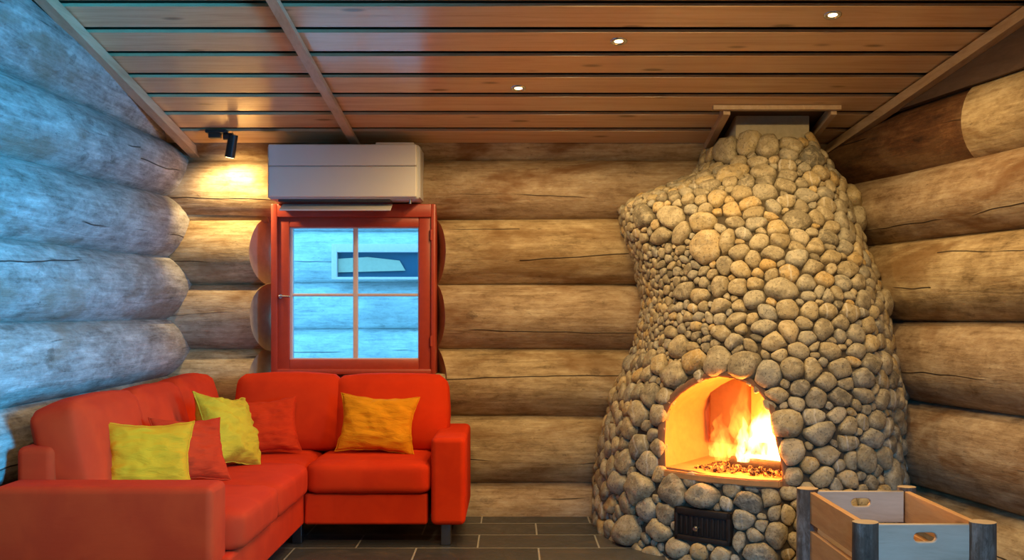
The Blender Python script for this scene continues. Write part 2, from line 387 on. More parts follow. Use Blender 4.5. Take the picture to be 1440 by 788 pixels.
# --- back wall, logs cut slantwise beside the window
WX0, WX1, WZ0, WZ1 = -1.392, -.444, .80, 1.79
DB = 6.2
mb = MB()
bs = [(2.42, 2.035), (2.035, 1.702), (1.702, 1.324), (1.324, .955), (.955, .56), (.56, .174), (.174, -.2)]
bm_ = [2, 2, 0, 2, 0, 0, 2]
for i, (zt, zb) in enumerate(bs):
    h = (zt-zb)/2; r = h*1.09; zc_ = (zt+zb)/2; yc = DB+r
    full = [(-2.45, 2.7)]
    if i in (2, 3):
        log(mb, (-2.45, yc, zc_), (WX0-.004, yc, zc_), r, r*.98, nl=14, face=(0, -1, 0), mi=bm_[i], cut1=-.5)
        log(mb, (WX1-.03, yc, zc_), (2.7, yc, zc_), r*.99, r, nl=34, face=(0, -1, 0), mi=bm_[i], cut0=.48)
    elif i == 4:
        log(mb, (-2.45, yc, zc_), (WX0-.004, yc, zc_), r, r, nl=14, face=(0, -1, 0), mi=0, cut1=-.5)
        log(mb, (WX1-.03, yc, zc_), (2.7, yc, zc_), r, r, nl=34, face=(0, -1, 0), mi=0, cut0=.48)
        log(mb, (WX0-.1, yc+.02, zc_), (WX1+.1, yc+.02, zc_), r, r, nl=10, face=(0, -1, 0), mi=0, zmax=.81)
    else:
        log(mb, (-2.45, yc, zc_), (2.7, yc, zc_), r, r*1.02, nl=60, face=(0, -1, 0), mi=bm_[i])
log(mb, (-2.2, 6.335, 1.715), (WX0-.02, 6.335, 1.725), .05, .045, nl=16, na=12, face=(0, -1, 0), mi=0)
wb = tag(mb.build('wall_back', [M['log'], M['endgrain'], M['log_brown']], attr='lc'), kind='structure')

# --- floor, rear wall
mb = MB(); mb.add([(-2.7, -1.7, 0), (2.9, -1.7, 0), (2.9, 6.8, 0), (-2.7, 6.8, 0)], [(0, 1, 2, 3)])
fl = tag(mb.build('floor', M['floor'], smooth=False), kind='structure')
fl.location = (-.17, .02, 0)
mb = MB()
for k in range(11):
    log(mb, (-2.7, -1.75, .18+.37*k), (3.4, -1.75, .18+.37*k), .21, .21, nl=20, na=20, face=(0, 1, 0))
tag(mb.build('wall_rear', [M['log'], M['endgrain']], attr='lc'), kind='structure')

# --- ceiling
mb = MB()
def slab(mb, x0, x1, y0, y1, t0, t1, no, mi=0):
    """box hugging the sloped ceiling, t0..t1 below it"""
    vs = []; at = []
    for y in (y0, y1):
        for x in (x0, x1):
            for t in (t0, t1):
                vs.append((x, y, ZC(y)-t)); at.append((x+no*3.1, y, no*1.37))
    fs = [(0, 2, 3, 1), (4, 5, 7, 6), (0, 1, 5, 4), (2, 6, 7, 3), (0, 4, 6, 2), (1, 3, 7, 5)]
    mb.add(vs, fs, mi, at)
slab(mb, -2.7, 3.4, -1.9, 6.9, -.08, -.012, 0, 1)
y = 6.456; k = 0
while y > -1.6:
    y1 = y; y0 = y-.190; k += 1
    if y1 > 5.75:
        slab(mb, -2.4, 1.11, y0, y1, .0, .014, k); slab(mb, 1.71, 2.6, y0, y1, .0, .014, k)
    else: slab(mb, -2.4, 3.0, y0, y1, .0, .014, k)
    y -= .246
ce = tag(mb.build('ceiling', [M['ceil'], M['ceil_gap_shade']], smooth=False, attr='lc'), kind='structure')
def beam(name, x0, y0, x1, y1, w, t0, t1, m):
    mb = MB(); d = Vector((x1-x0, y1-y0, 0)).normalized(); s = Vector((d.y, -d.x, 0))*w/2
    vs = []
    for (x, y) in ((x0, y0), (x1, y1)):
        for sg in (-1, 1):
            for t in (t0, t1): vs.append((x+s.x*sg, y+s.y*sg, ZC(y)-t))
    mb.add(vs, [(0, 2, 3, 1), (4, 5, 7, 6), (0, 1, 5, 4), (2, 6, 7, 3), (0, 4, 6, 2), (1, 3, 7, 5)])
    return tag(mb.build(name, m, smooth=False), kind='structure')
beam('trim_1', -.985, 4.2, -.875, 6.36, .045, .024, .05, M['trim'])                       # batten across the boards
beam('trim_2', XL(2)-.02, 2, XL(6.3)+.03, 6.32, .05, .02, .07, M['trim'])                   # along the left wall
beam('trim_3', XR(2.5)-.105, 2.5, XR(6.4)-.09, 6.4, .05, .02, .07, M['trim'])                # along the right wall
beam('trim_4', 1.04, 5.655, 1.70, 5.655, .05, .012, .034, M['trim'])                           # round the chimney
beam('trim_5', 1.115, 5.66, 1.115, 6.40, .035, .0, .055, M['trim'])
beam('trim_6', 1.67, 5.66, 1.67, 6.30, .03, .0, .055, M['trim'])
# dark board between the top log and the sloping ceiling on the right
mb = MB(); vs = []
for yy in (-1.6, 6.5):
    for dx in (-.075, -.03):
        vs += [(XR(yy)+dx, yy, 2.195), (XR(yy)+dx, yy, ZC(yy)+.02)]
mb.add(vs, [(0, 1, 5, 4), (2, 6, 7, 3), (0, 4, 6, 2), (1, 3, 7, 5), (0, 2, 3, 1), (4, 5, 7, 6)])
tag(mb.build('trim_7', M['darkboard'], smooth=False), kind='structure')

# ------------------------------------------------------------------ window
wroot = link('window_1', None); wroot.location = (0, 0, 0); tag(wroot, kind='structure')
def frame_mesh(name, x0, x1, z0, z1, wl_, wr_, wb_, wt_, y0, y1, m, parent, r=.006):
    bm = bmesh.new()
    bm_rbox(x0, x0+wl_, y0, y1, z0, z1, r, 2, bm); bm_rbox(x1-wr_, x1, y0, y1, z0, z1, r, 2, bm)
    bm_rbox(x0+wl_-.002, x1-wr_+.002, y0, y1, z0, z0+wb_, r, 2, bm); bm_rbox(x0+wl_-.002, x1-wr_+.002, y0, y1, z1-wt_, z1, r, 2, bm)
    o = from_bm(name, bm, m, parent); return autosmooth(o, 35)
s_ = 6.2/6.3
cx0, cx1 = (381-CX)/F*6.17, (612.5-CX)/F*6.17
cz0, cz1 = H-(527-CY)/F*6.17, H-(287-CY)/F*6.17
frame_mesh('casing', cx0, cx1, cz0, cz1, .036, .026, .03, .075, 6.165, 6.46, M['redpaint'], wroot)
sx0, sx1 = cx0+.030, cx1-.022; sz0, sz1 = cz0+.02, cz1-.07
frame_mesh('sash', sx0, sx1, sz0, sz1, .073, .075, .066, .062, 6.18, 6.235, M['redpaint'], wroot, .008)
gx0, gx1, gz0, gz1 = sx0+.073, sx1-.075, sz0+.066, sz1-.062
frame_mesh('glazing_bead', gx0-.004, gx1+.004, gz0-.004, gz1+.004, .018, .008, .010, .008, 6.19, 6.24, M['muntin'], wroot, .002)
xm = (500-CX)/F*6.2; zm = H-(415-CY)/F*6.2
rbox('muntin', xm-.013, xm+.013, 6.19, 6.225, gz0, gz1, M['muntin'], wroot, .004, 2)
rbox('muntin', gx0, gx1, 6.192, 6.222, zm-.008, zm+.008, M['muntin'], wroot, .004, 2)
mb = MB(); mb.add([(gx0-.01, 6.215, gz0-.01), (gx1+.01, 6.215, gz0-.01), (gx1+.01, 6.215, gz1+.01), (gx0-.01, 6.215, gz1+.01)], [(0, 1, 2, 3)])
mb.build('glass', M['glass'], wroot, smooth=False)
mb = MB(); hx, hz = (396-CX)/F*6.17, H-(417-CY)/F*6.17
tube(mb, (hx, 6.185, hz), (hx, 6.145, hz), .011); tube(mb, (hx-.012, 6.15, hz), (hx+.05, 6.15, hz-.002), .007, .006)
h_ = autosmooth(mb.build('latch_handle', M['chrome'], wroot)); h_['label'] = 'chrome latch handle'
mb = MB()
for zz_ in (1.60, 1.0): tube(mb, (cx1-.024, 6.168, zz_-.03), (cx1-.024, 6.168, zz_+.03), .008, n=10)
autosmooth(mb.build('hinge', M['redpaint'], wroot))

# side window outside the frame: plain timber frame round the opening the daylight comes through
w2 = link('window_2', None); tag(w2, kind='structure')
fx = XR(1.6)+.06
mb = MB()
for (a, b, c, d_) in ((WY0, WY0+.08, .7, 1.9), (WY1-.08, WY1, .7, 1.9), (WY0, WY1, .66, .74), (WY0, WY1, 1.86, 1.92), ((WY0+WY1)/2-.02, (WY0+WY1)/2+.02, .7, 1.9)):
    vs = [(fx+dx, y, z) for dx in (-.04, .12) for y in (a, b) for z in (c, d_)]
    mb.add(vs, [(0, 1, 3, 2), (4, 6, 7, 5), (0, 4, 5, 1), (2, 3, 7, 6), (0, 2, 6, 4), (1, 5, 7, 3)])
mb.build('window_frame', M['redpaint'], w2, smooth=False)

d1 = frame_mesh('door_1', -.06, 1.06, 0, 2.1, .09, .09, .12, .09, -1.56, -1.48, M['redpaint'], None); tag(d1, kind='structure')

# ------------------------------------------------------------------ outside: the next cabin and snow
cab = thing('log_cabin', 'frosted blue-lit log cabin seen outside through the window', 'cabin', (-1.2, 9.3, -.3))
mb = MB()
zs = -.3
for k, hgt in enumerate([.4, .42, .40, .40, .41, .43, .38, .40, .4]):
    r = hgt/2*1.1; log(mb, (-4.2, .22, zs+hgt/2+.3-.3), (3.6, .22, zs+hgt/2), r, r, nl=40, na=20, face=(0, -1, 0)); zs += hgt
mb.build('log_facade', [M['log_out'], M['log_out']], cab, attr='lc')
ox0, ox1 = (466-CX)/F*9.2+1.2, (640-CX)/F*9.2+1.2; oz0, oz1 = H-(393-CY)/F*9.2+.3, H-(343-CY)/F*9.2+.3
fr = frame_mesh('window_frame', ox0, ox1, oz0, oz1, .045, .045, .02, .07, -.1, .1, M['cabinframe'], cab, .004)
rbox('pane', ox0+.04, ox1-.04, -.04, -.02, oz0+.01, oz1-.05, M['darkglass'], fr, .002, 1)
mb = MB();  # beige shape standing in for a reflection in the cabin pane
bl = [(ox0+.05, oz0+.06), (ox0+.62, oz0+.075), (ox0+.57, oz0+.16), (ox0+.3, oz0+.19), (ox0+.05, oz0+.175)]
mb.add([(x, -.06, z) for x, z in bl]+[(x, -.045, z) for x, z in bl], [(0, 1, 2, 3, 4), (9, 8, 7, 6, 5)]+[(i, 5+i, 5+(i+1) % 5, (i+1) % 5) for i in range(5)])
mb.build('pane_reflection', plain('beige_reflection', (.5, .46, .36, 1), .7), fr, smooth=False)
mb = MB(); n_ = 24
gv = [(-8+16*i/n_, 6.9+9*j/n_, -.32+.1*noise.noise((i*.4, j*.4, 0))) for j in range(n_+1) for i in range(n_+1)]
mb.add(gv, [(j*(n_+1)+i, j*(n_+1)+i+1, (j+1)*(n_+1)+i+1, (j+1)*(n_+1)+i) for j in range(n_) for i in range(n_)])
tag(mb.build('snowy_ground', M['snow']), kind='structure')

# ------------------------------------------------------------------ air conditioner
ac = thing('air_conditioner', 'white wall-mounted air conditioner above the red window', 'air conditioner', ((377+590)/2/1-CX, 0, 0))
ax0, ax1 = (377-CX)/F*5.98, (589-CX)/F*5.98; az0, az1 = H-(283-CY)/F*5.98, H-(203-CY)/F*5.98
ac.location = ((ax0+ax1)/2, 6.2, az0); aw = (ax1-ax0)/2; ah = az1-az0
rbox('body', -aw, aw, -.21, .06, .012, ah, M['whiteside'], ac, .012)
rbox('front_panel', -aw, aw-.012, -.225, -.19, .03+(ah-.03)*.58, ah, M['white'], ac, .008)
rbox('lower_panel', -aw, aw-.012, -.225, -.19, .022, .027+(ah-.03)*.58, M['white'], ac, .008)
rbox('outlet', -aw+.05, aw-.16, -.20, -.06, .0, .03, M['darkplastic'], ac, .004)
lv = rbox('louvre', -aw+.06, aw-.155, -.10, .0, -.004, .006, M['white'], ac, .003); lv.location = (0, -.125, -.012); lv.rotation_euler = (math.radians(22), 0, 0)
rbox('top_cap', aw*.42, aw*.93, -.20, .0, ah-.005, ah+.014, M['white'], ac, .004)
mb = MB(); tube(mb, (aw*.88, -.19, -.012), (aw*.88, -.19, .02), .007, n=10); autosmooth(mb.build('drain_nozzle', M['chrome'], ac))
for sx in (-1, 1): rbox('end_cap', sx*aw-.006, sx*aw+.006, -.205, .05, .02, ah-.01, M['whiteside'], ac, .004)

# ------------------------------------------------------------------ sofa
SXL, SYB = -1.85, 6.14
so = thing('corner_sofa', 'orange-red L-shaped corner sofa under the window, along the blue log wall', 'sofa', (-1.2, 5.2, 0))
def S(x, y, z=0): return Vector((x+1.2, y-5.2, z))
def sbox(name, x0, x1, y0, y1, z0, z1, r=.025, m=None):
    return rbox(name, x0+1.2, x1+1.2, y0-5.2, y1-5.2, z0, z1, m or M['sofa'], so, r, 4)
def puff(name, w, d, h, m, parent, top=.05, front=.02, n=14, r=.05, seed=0, wr=.006, sag=0):
    """box cushion (centred in x,y, base at z 0) with rounded edges and crowned faces"""
    bm = bmesh.new(); bmesh.ops.create_cube(bm, size=2)
    bmesh.ops.subdivide_edges(bm, edges=bm.edges[:], cuts=n, use_grid_fill=True)
    hx, hy, hz = w/2, d/2, h/2
    for v in bm.verts:
        u = v.co.copy()
        p = Vector((u.x*hx, u.y*hy, u.z*hz))
        q = Vector((max(-hx+r, min(hx-r, p.x)), max(-hy+r, min(hy-r, p.y)), max(-hz+r, min(hz-r, p.z))))
        dlt = p-q
        if dlt.length > 1e-6: p = q+dlt.normalized()*r
        cx, cy, cz = 1-u.x**2, 1-u.y**2, 1-u.z**2
        p.z += u.z*top*(cx*cy)**.7*(1 if u.z > 0 else .2)
        p.y += u.y*front*(cx*cz)**.8
        p.x += u.x*front*.6*(cy*cz)**.8
        nn = noise.noise((p.x*7+seed, p.y*7, p.z*7+seed))+.5*noise.noise((p.x*16+seed, p.y*16, p.z*16))
        p += u.normalized()*wr*nn
        p.z += hz
        v.co = p
    return from_bm(name, bm, m, parent)
# base and frame
sbox('base', SXL+.02, -1.035, 4.0, SYB-.02, .105, .262, .015)
sbox('base', -1.033, -.42, 5.415, SYB-.02, .105, .262, .015)
sbox('back_frame', SXL, SXL+.14, 4.06, SYB, .12, .66, .03)
sbox('back_frame', SXL+.13, -.40, SYB-.14, SYB, .12, .66, .03)
sbox('arm', SXL, -1.065, 3.875, 4.075, .105, .540, .028)
sbox('arm', -.402, -.232, 5.395, SYB-.01, .105, .540, .028)
# seat cushions
def seat(x0, x1, y0, y1, sd):
    o = puff('seat_cushion', x1-x0, y1-y0, .160, M['sofa'], so, .014, .012, 12, .04, sd, .003); o.location = S((x0+x1)/2, (y0+y1)/2, .258); return o
seat(-1.72, -1.005, 4.08, 4.72, 1); seat(-1.72, -1.005, 4.722, 5.40, 2); seat(-1.72, -1.022, 5.402, 6.02, 3); seat(-1.02, -.405, 5.385, 6.02, 4)
# back cushions (leaning on the frame)
def backc(x, y, w, rz, sd, h=.40, t=.20, lean=14, zb=.412, sofa=so, roll=0):
    o = puff('back_cushion', w, t, h, M['sofa'], sofa, .028, .035, 14, .042, sd, .005)
    o.rotation_euler = (Matrix.Rotation(rz, 3, 'Z') @ Matrix.Rotation(math.radians(-lean), 3, 'X') @ Matrix.Rotation(math.radians(roll), 3, 'Y')).to_euler()
    o.location = S(x, y, zb); return o
L90 = math.radians(90)
backc(-1.645, 4.45, .69, L90, 11); backc(-1.645, 5.09, .61, L90, 12, h=.395); backc(-1.64, 5.69, .60, L90, 13, h=.405)
backc(-1.205, 5.90, .56, 0, 14, h=.405, roll=0); backc(-.655, 5.90, .60, 0, 15, h=.40)
def leg(x, y):
    o = rbox('leg', -.025, .025, -.025, .025, 0, .115, M['leg'], so, .004, 2); o.location = S(x, y, 0)
for p in ((-.33, 5.46), (-1.08, 5.50), (-.33, 6.05), (-1.08, 3.98), (-1.76, 3.98), (-1.76, 6.05)): leg(*p)

# ------------------------------------------------------------------ throw pillows
def pillow(label, mat, pos, right, w, h, lean, t=.13, seed=0, group=None, roll=0, yaw=0, wr=1.):
    """square pillow standing on its lower edge at pos; yaw = direction its face looks (0 = towards -Y)"""
    n = 30; mb = MB()
    idx = {}
    vs = []
    def P(u, v, s):
        e = 1-.15*(1-abs(v)**1.8)*abs(u)**3; e2 = 1-.15*(1-abs(u)**1.8)*abs(v)**3
        x, z = u*w/2*e, v*h/2*e2
        k = max(0, (1-abs(u)**2.6)*(1-abs(v)**2.6))
        y = s*t*.5*(k**.55)*(1+.12*v*-1)
        cr = noise.noise((u*2.2+seed, v*5.5+seed, s*2))*.016+noise.noise((u*6+seed, v*9, seed+s))*.007
        y += s*cr*wr*min(1, k*3)
        z += .006*wr*noise.noise((u*4+seed, v*4, 9)); x += .006*wr*noise.noise((u*4, v*4+seed, 3))
        return (x, y, z+h/2)
    fs = []
    for s in (-1, 1):
        for j in range(n+1):
            for i in range(n+1):
                edge = i in (0, n) or j in (0, n)
                if s == 1 and edge: idx[(s, i, j)] = idx[(-1, i, j)]; continue
                idx[(s, i, j)] = len(vs); vs.append(P(2*i/n-1, 2*j/n-1, s))
        for j in range(n):
            for i in range(n):
                q = (idx[(s, i, j)], idx[(s, i+1, j)], idx[(s, i+1, j+1)], idx[(s, i, j+1)])
                fs.append(q if s == -1 else q[::-1])
    mb.add(vs, fs)
    root = mb.build('throw_pillow', mat)
    tag(root, label, 'pillow', group)
    # seam piping along the edge
    pm = MB(); ring = [vs[idx[(-1, i, 0)]] for i in range(n)]+[vs[idx[(-1, n, j)]] for j in range(n)]+[vs[idx[(-1, i, n)]] for i in range(n, 0, -1)]+[vs[idx[(-1, 0, j)]] for j in range(n, 0, -1)]
    N = len(ring); pv = []
    for k in range(N):
        a = Vector(ring[k-1]); b = Vector(ring[(k+1) % N]); c = Vector(ring[k]); tg = (b-a).normalized(); u = Vector((0, 1, 0)); w_ = tg.cross(u)
        for q in range(6): pv.append(c+(u*math.cos(q*math.pi/3)+w_*math.sin(q*math.pi/3))*.0035)
    pm.add(pv, [(k*6+q, k*6+(q+1) % 6, ((k+1) % N)*6+(q+1) % 6, ((k+1) % N)*6+q) for k in range(N) for q in range(6)])
    pm.build('piping', mat, root)
    root.rotation_euler = (Matrix.Rotation(yaw, 3, 'Z') @ Matrix.Rotation(math.radians(-lean), 3, 'X') @ Matrix.Rotation(math.radians(roll), 3, 'Y')).to_euler()
    root.location = pos
    return root
rad = math.radians
G = 'throw pillows on the corner sofa'
pillow('yellow velvet pillow behind the near arm, leftmost on the sofa', M['yellow'], (-1.44, 4.30, .43), None, .36, .305, 15, .15, 1, G, yaw=rad(22), roll=2)
pillow('red pillow half hidden between the two yellow pillows on the left', M['red_pillow'], (-1.355, 4.68, .43), None, .34, .30, 26, .12, 2, G, yaw=rad(46), roll=4)
pillow('crumpled yellow-green pillow standing beside the red corner pillow', M['lime'], (-1.30, 5.14, .43), None, .36, .37, 24, .17, 3, G, yaw=rad(66), roll=10, wr=1.7)
pillow('red pillow leaning in the inner corner of the sofa', M['red_pillow'], (-1.255, 5.62, .428), None, .34, .30, 18, .12, 4, G, yaw=rad(14), roll=-4)
pillow('mustard yellow pillow on the right seat, next to the right arm', M['yellow'], (-.715, 5.66, .428), None, .42, .31, 16, .13, 5, G, yaw=rad(-4), roll=3)

# ------------------------------------------------------------------ fireplace
def lerp_tab(tab, z):
    xs = [a for a, b in tab]; return float(np.interp(z, xs, [b for a, b in tab]))
TL = [(-.1, .47), (.1, .475), (.352, .50), (.698, .577), (.968, .70), (1.237, .745), (1.43, .70), (1.62, .63), (1.74, .62), (1.80, .70), (1.86, .86), (1.93, 1.02), (2.025, 1.08), (2.2, 1.12)]
TR = [(-.1, 2.07), (.23, 2.06), (.79, 2.04), (1.05, 1.99), (1.31, 1.96), (1.53, 1.90), (1.79, 1.865), (1.92, 1.78), (2.1, 1.68), (2.2, 1.66)]
TF = [(-.1, 1.52), (0, 1.5), (.25, 1.46), (.4, 1.42), (.9, 1.35), (1.2, 1.23), (1.5, 1.05), (1.8, .84), (2.05, .65), (2.2, .57)]
YB = 6.35
PL = [(-.99, -.03), (-1, .12), (-1, .3), (-.92, .56), (-.62, .81), (-.22, .967), (.165, 1), (.54, .93), (.82, .71), (.97, .45), (1.0, .2), (1.0, -.03)]
def catmull(pts, n):
    P = [Vector(p) for p in pts]; P = [P[0]*2-P[1]]+P+[P[-1]*2-P[-2]]; out = []
    for i in range(1, len(P)-2):
        for k in range(n):
            t = k/n; a, b, c, d = P[i-1], P[i], P[i+1], P[i+2]
            out.append(.5*((2*b)+(c-a)*t+(2*a-5*b+4*c-d)*t*t+(3*b-a-3*c+d)*t**3))
    out.append(P[-2]); return out
base = catmull(PL, 24)
seg = np.cumsum([0]+[math.hypot((b.x-a.x)*.79, (b.y-a.y)*1.5) for a, b in zip(base, base[1:])])
NU, NV = 260, 212
pp = np.linspace(0, seg[-1], NU)
BA = np.interp(pp, seg, [p.x for p in base]); BB = np.interp(pp, seg, [p.y for p in base])
zz_ = np.linspace(-.02, 2.075, NV)
GRID = np.zeros((NV, NU, 3))
for j, z in enumerate(zz_):
    xl, xr, fd = lerp_tab(TL, z), lerp_tab(TR, z), lerp_tab(TF, z)
    GRID[j, :, 0] = (xl+xr)/2+BA*(xr-xl)/2; GRID[j, :, 1] = YB-BB*fd; GRID[j, :, 2] = z
du = np.gradient(GRID, axis=1); dv = np.gradient(GRID, axis=0)
NRM = np.cross(du, dv); NRM /= np.linalg.norm(NRM, axis=2, keepdims=True)+1e-9
PX = CX+GRID[..., 0]/GRID[..., 1]*F; PY = CY-(GRID[..., 2]-H)/GRID[..., 1]*F
VIEW = GRID-np.array([0, 0, H]); VIEW /= np.linalg.norm(VIEW, axis=2, keepdims=True)
FACING = -(NRM*VIEW).sum(2)
def hit(px, py):
    d = (PX-px)**2+(PY-py)**2+np.where(FACING > .03, 0, 1e6)
    k = np.unravel_index(np.argmin(d), d.shape); return k
def inside(px, py, poly):
    r = np.zeros(px.shape, bool); n = len(poly)
    for i in range(n):
        x0, y0 = poly[i]; x1, y1 = poly[(i+1) % n]
        c = ((y0 > py) != (y1 > py)) & (px < (x1-x0)*(py-y0)/(y1-y0+1e-12)+x0); r ^= c
    return r
OPEN = [(936, 657), (935, 620), (937, 584), (945, 567), (958, 554), (974, 543), (992, 534), (1010, 530), (1030, 532), (1050, 539), (1065, 549), (1076, 563), (1083, 582), (1088, 604), (1092, 625), (1097, 645), (1100, 665), (1100, 688), (1060, 681), (1018, 672), (976, 663)]
DOOR = [(955, 713), (1031, 722), (1029, 769), (953, 759)]
vis = FACING > 0
HOLE = inside(PX, PY, OPEN) & vis; DHOLE = inside(PX, PY, DOOR) & vis

fp = thing('fireplace', 'tall river-stone corner fireplace with arched opening and burning fire', 'fireplace', (1.4, 5.8, 0))
FO = np.array([1.4, 5.8, 0.])
# mortar core
core = GRID-NRM*.012-FO
mb = MB(); fcs = []
for j in range(NV-1):
    for i in range(NU-1):
        if HOLE[j, i] or HOLE[j+1, i] or HOLE[j, i+1] or HOLE[j+1, i+1]: continue
        fcs.append((j*NU+i, j*NU+i+1, (j+1)*NU+i+1, (j+1)*NU+i))
mb.add(core.reshape(-1, 3).tolist(), fcs)
b = len(mb.v); topr = [(NV-1)*NU+i for i in range(NU)]
mb.f.append(tuple(topr)); mb.mi.append(0)
mb.build('mortar_core', M['mortar'], fp)

# --- the stones, packed over the surface
C = GRID.reshape(-1, 3); N_ = NRM.reshape(-1, 3); pxs = PX.ravel(); pys = PY.ravel(); face = FACING.ravel()
blocked = (HOLE | DHOLE).ravel()
Z1 = np.array([0, 0, 1.])
def frame_at(n):
    h = np.cross(Z1, n); h /= np.linalg.norm(h)+1e-9; v = np.cross(n, h); return h, v
stones = []      # centre, normal, h, v (already rotated), a, b, ghost
clear = np.full(len(C), 9.)
def put(c, n, a, b, rot, ghost=False, grid=None):
    h, v = frame_at(n); cr, sr = math.cos(rot), math.sin(rot); h2 = h*cr+v*sr; v2 = -h*sr+v*cr
    stones.append((c, n, h2, v2, a, b, ghost))
    d = C-c; dist = np.linalg.norm(d, axis=1)+1e-9
    ph, pv = (d@h2)/dist, (d@v2)/dist
    m = np.sqrt(ph**2+pv**2)+1e-9
    r = 1/np.sqrt((ph/m/a)**2+(pv/m/b)**2+1e-12)
    np.minimum(clear, dist-r, out=clear)
man = []
A7 = """270,195,80,75 405,155,85,90 490,165,95,90 570,195,75,95 645,178,75,70 712,175,55,70 330,155,75,65 217,165,45,60 280,110,45,70 255,62,55,35 580,95,100,55 635,62,70,60
550,45,90,45 660,125,70,45 740,50,70,60 800,72,40,45 850,65,70,50 895,160,90,55 875,213,105,55 960,218,65,50 795,178,90,50 668,240,60,50 720,278,75,60 795,270,80,48 850,292,40,28
600,262,65,50 655,290,60,40 635,350,100,90 710,333,75,55 785,325,65,45 825,358,60,55 730,385,115,75 875,352,50,45 930,275,60,60 980,275,50,60 905,402,95,55 970,385,55,45 640,445,105,85
760,452,110,50 822,412,75,45 830,470,40,55 885,470,80,80 975,440,65,60 705,485,90,42 645,520,70,60 730,527,105,60 825,527,90,50 895,540,45,45 965,515,85,85 780,555,50,40 190,265,50,75
155,320,70,70 125,370,55,55 200,388,85,32 150,430,65,60 215,430,55,45 190,478,105,60 115,470,50,70 70,490,50,50 95,335,45,40 130,220,75,35 180,195,40,50 85,425,40,40 90,545,80,65
155,560,95,80 115,610,50,60 70,610,50,55 180,625,75,60 245,640,75,55 30,610,35,50 65,685,50,55 115,695,90,95 215,695,125,60 280,750,80,55 345,760,55,45 408,770,80,45 260,570,90,90
360,580,120,70 230,515,100,40 455,560,70,40 500,600,110,60 480,660,90,60 525,650,60,60 580,595,65,50 635,645,50,75 600,705,80,75 525,710,60,45 465,730,65,65 535,765,165,70 585,640,40,50
640,575,70,40 545,545,60,30"""
A6 = """470,278,120,70 575,275,90,60 660,290,70,45 515,185,80,80 590,190,75,85 450,205,80,75 675,180,90,55 750,225,100,75 765,165,80,60 835,240,60,40 875,295,90,50 890,358,110,80 910,440,75,80
845,450,70,70 805,330,35,55 740,300,60,60 580,345,85,55 500,345,75,55 415,360,65,70 720,360,100,50 615,398,50,60 690,440,100,85 760,440,45,75 370,445,120,60 255,430,90,70 155,425,75,75
215,495,130,55 290,495,70,60 370,535,95,115 450,515,50,90 540,415,100,40 640,685,130,80 545,660,60,45 485,675,70,55 545,715,75,60 300,690,70,60 360,705,90,45 710,690,50,55 745,605,110,50
690,575,100,60 590,600,60,40 490,615,80,50 440,600,55,60 430,670,50,65 980,615,80,55 945,665,90,35 995,735,55,90 920,720,80,55 870,610,90,50 835,700,45,60 800,705,35,50 770,690,35,60
880,760,80,60 800,755,80,50 740,755,70,60 660,750,80,60 860,500,130,50 800,500,90,60"""
for txt, s, ox, oy in ((A7, 460/1042, 830, 440), (A6, 450/1108, 840, 130)):
    for q in txt.split():
        x, y, w, h = map(float, q.split(',')); man.append((ox+x*s, oy+y*s, w*s, h*s))
# ghosts keep the openings free of stones
gi = np.flatnonzero(blocked)
for k in gi[::1]:
    if clear[k] > .012: put(C[k], N_[k], .007, .007, 0, True)
for (x, y, w, h) in man:
    j, i = hit(x, y); c, n = GRID[j, i], NRM[j, i]; d = c[1]
    hx, _ = frame_at(n); fs = max(.5, math.sqrt(max(0, 1-(hx[1])**2)))
    k = j*NU+i
    if clear[k] < .008: continue
    put(c, n, min(.13, w/2*d/F/fs), h/2*d/F, rng.normal(0, .18))
def maxr(k):
    x, y = pxs[k], pys[k]
    base_ = np.where(y > 500, .050, np.where(y > 330, .042, .046))
    base_ = np.where((x < 1010) & (y > 335) & (y < 500), .026, base_)
    base_ = np.where((x < 990) & (y <= 335), .03, base_)
    return base_
MR = maxr(np.arange(len(C)))
okc = (~blocked) & (C[:, 2] < 2.06) & (face > -.35)
for R_ in (.05, .042, .036, .030, .025, .020, .016, .013, .010):
    ids = np.flatnonzero(okc & (MR >= R_*.99) & (clear >= R_*.92) & ((R_ > .0145) | ((pxs < 1000) & (pys > 330) & (pys < 520)))); rng.shuffle(ids)
    for k in ids:
        if clear[k] < R_*.92: continue
        as_ = rng.uniform(1.1, 1.95); put(C[k], N_[k], R_*as_*1.02, R_/as_**.5, rng.normal(0, .32))
SCEN = np.array([s[0] for s in stones]); 
def clip(poly, p, q):
    """keep the side of the line through p with normal q where (x-p).q <= 0"""
    out = []
    for a, b_ in zip(poly, poly[1:]+poly[:1]):
        da = (a[0]-p[0])*q[0]+(a[1]-p[1])*q[1]; db = (b_[0]-p[0])*q[0]+(b_[1]-p[1])*q[1]
        if da <= 0: out.append(a)
        if (da < 0 < db) or (db < 0 < da):
            t = da/(da-db); out.append((a[0]+(b_[0]-a[0])*t, a[1]+(b_[1]-a[1])*t))
    return out
def erad(s, dx): 
    ph, pv = dx@s[2], dx@s[3]; m = math.hypot(ph, pv)+1e-9
    return 1/math.sqrt((ph/m/s[4])**2+(pv/m/s[5])**2)
mb = MB(); nst = 0
NA = 22
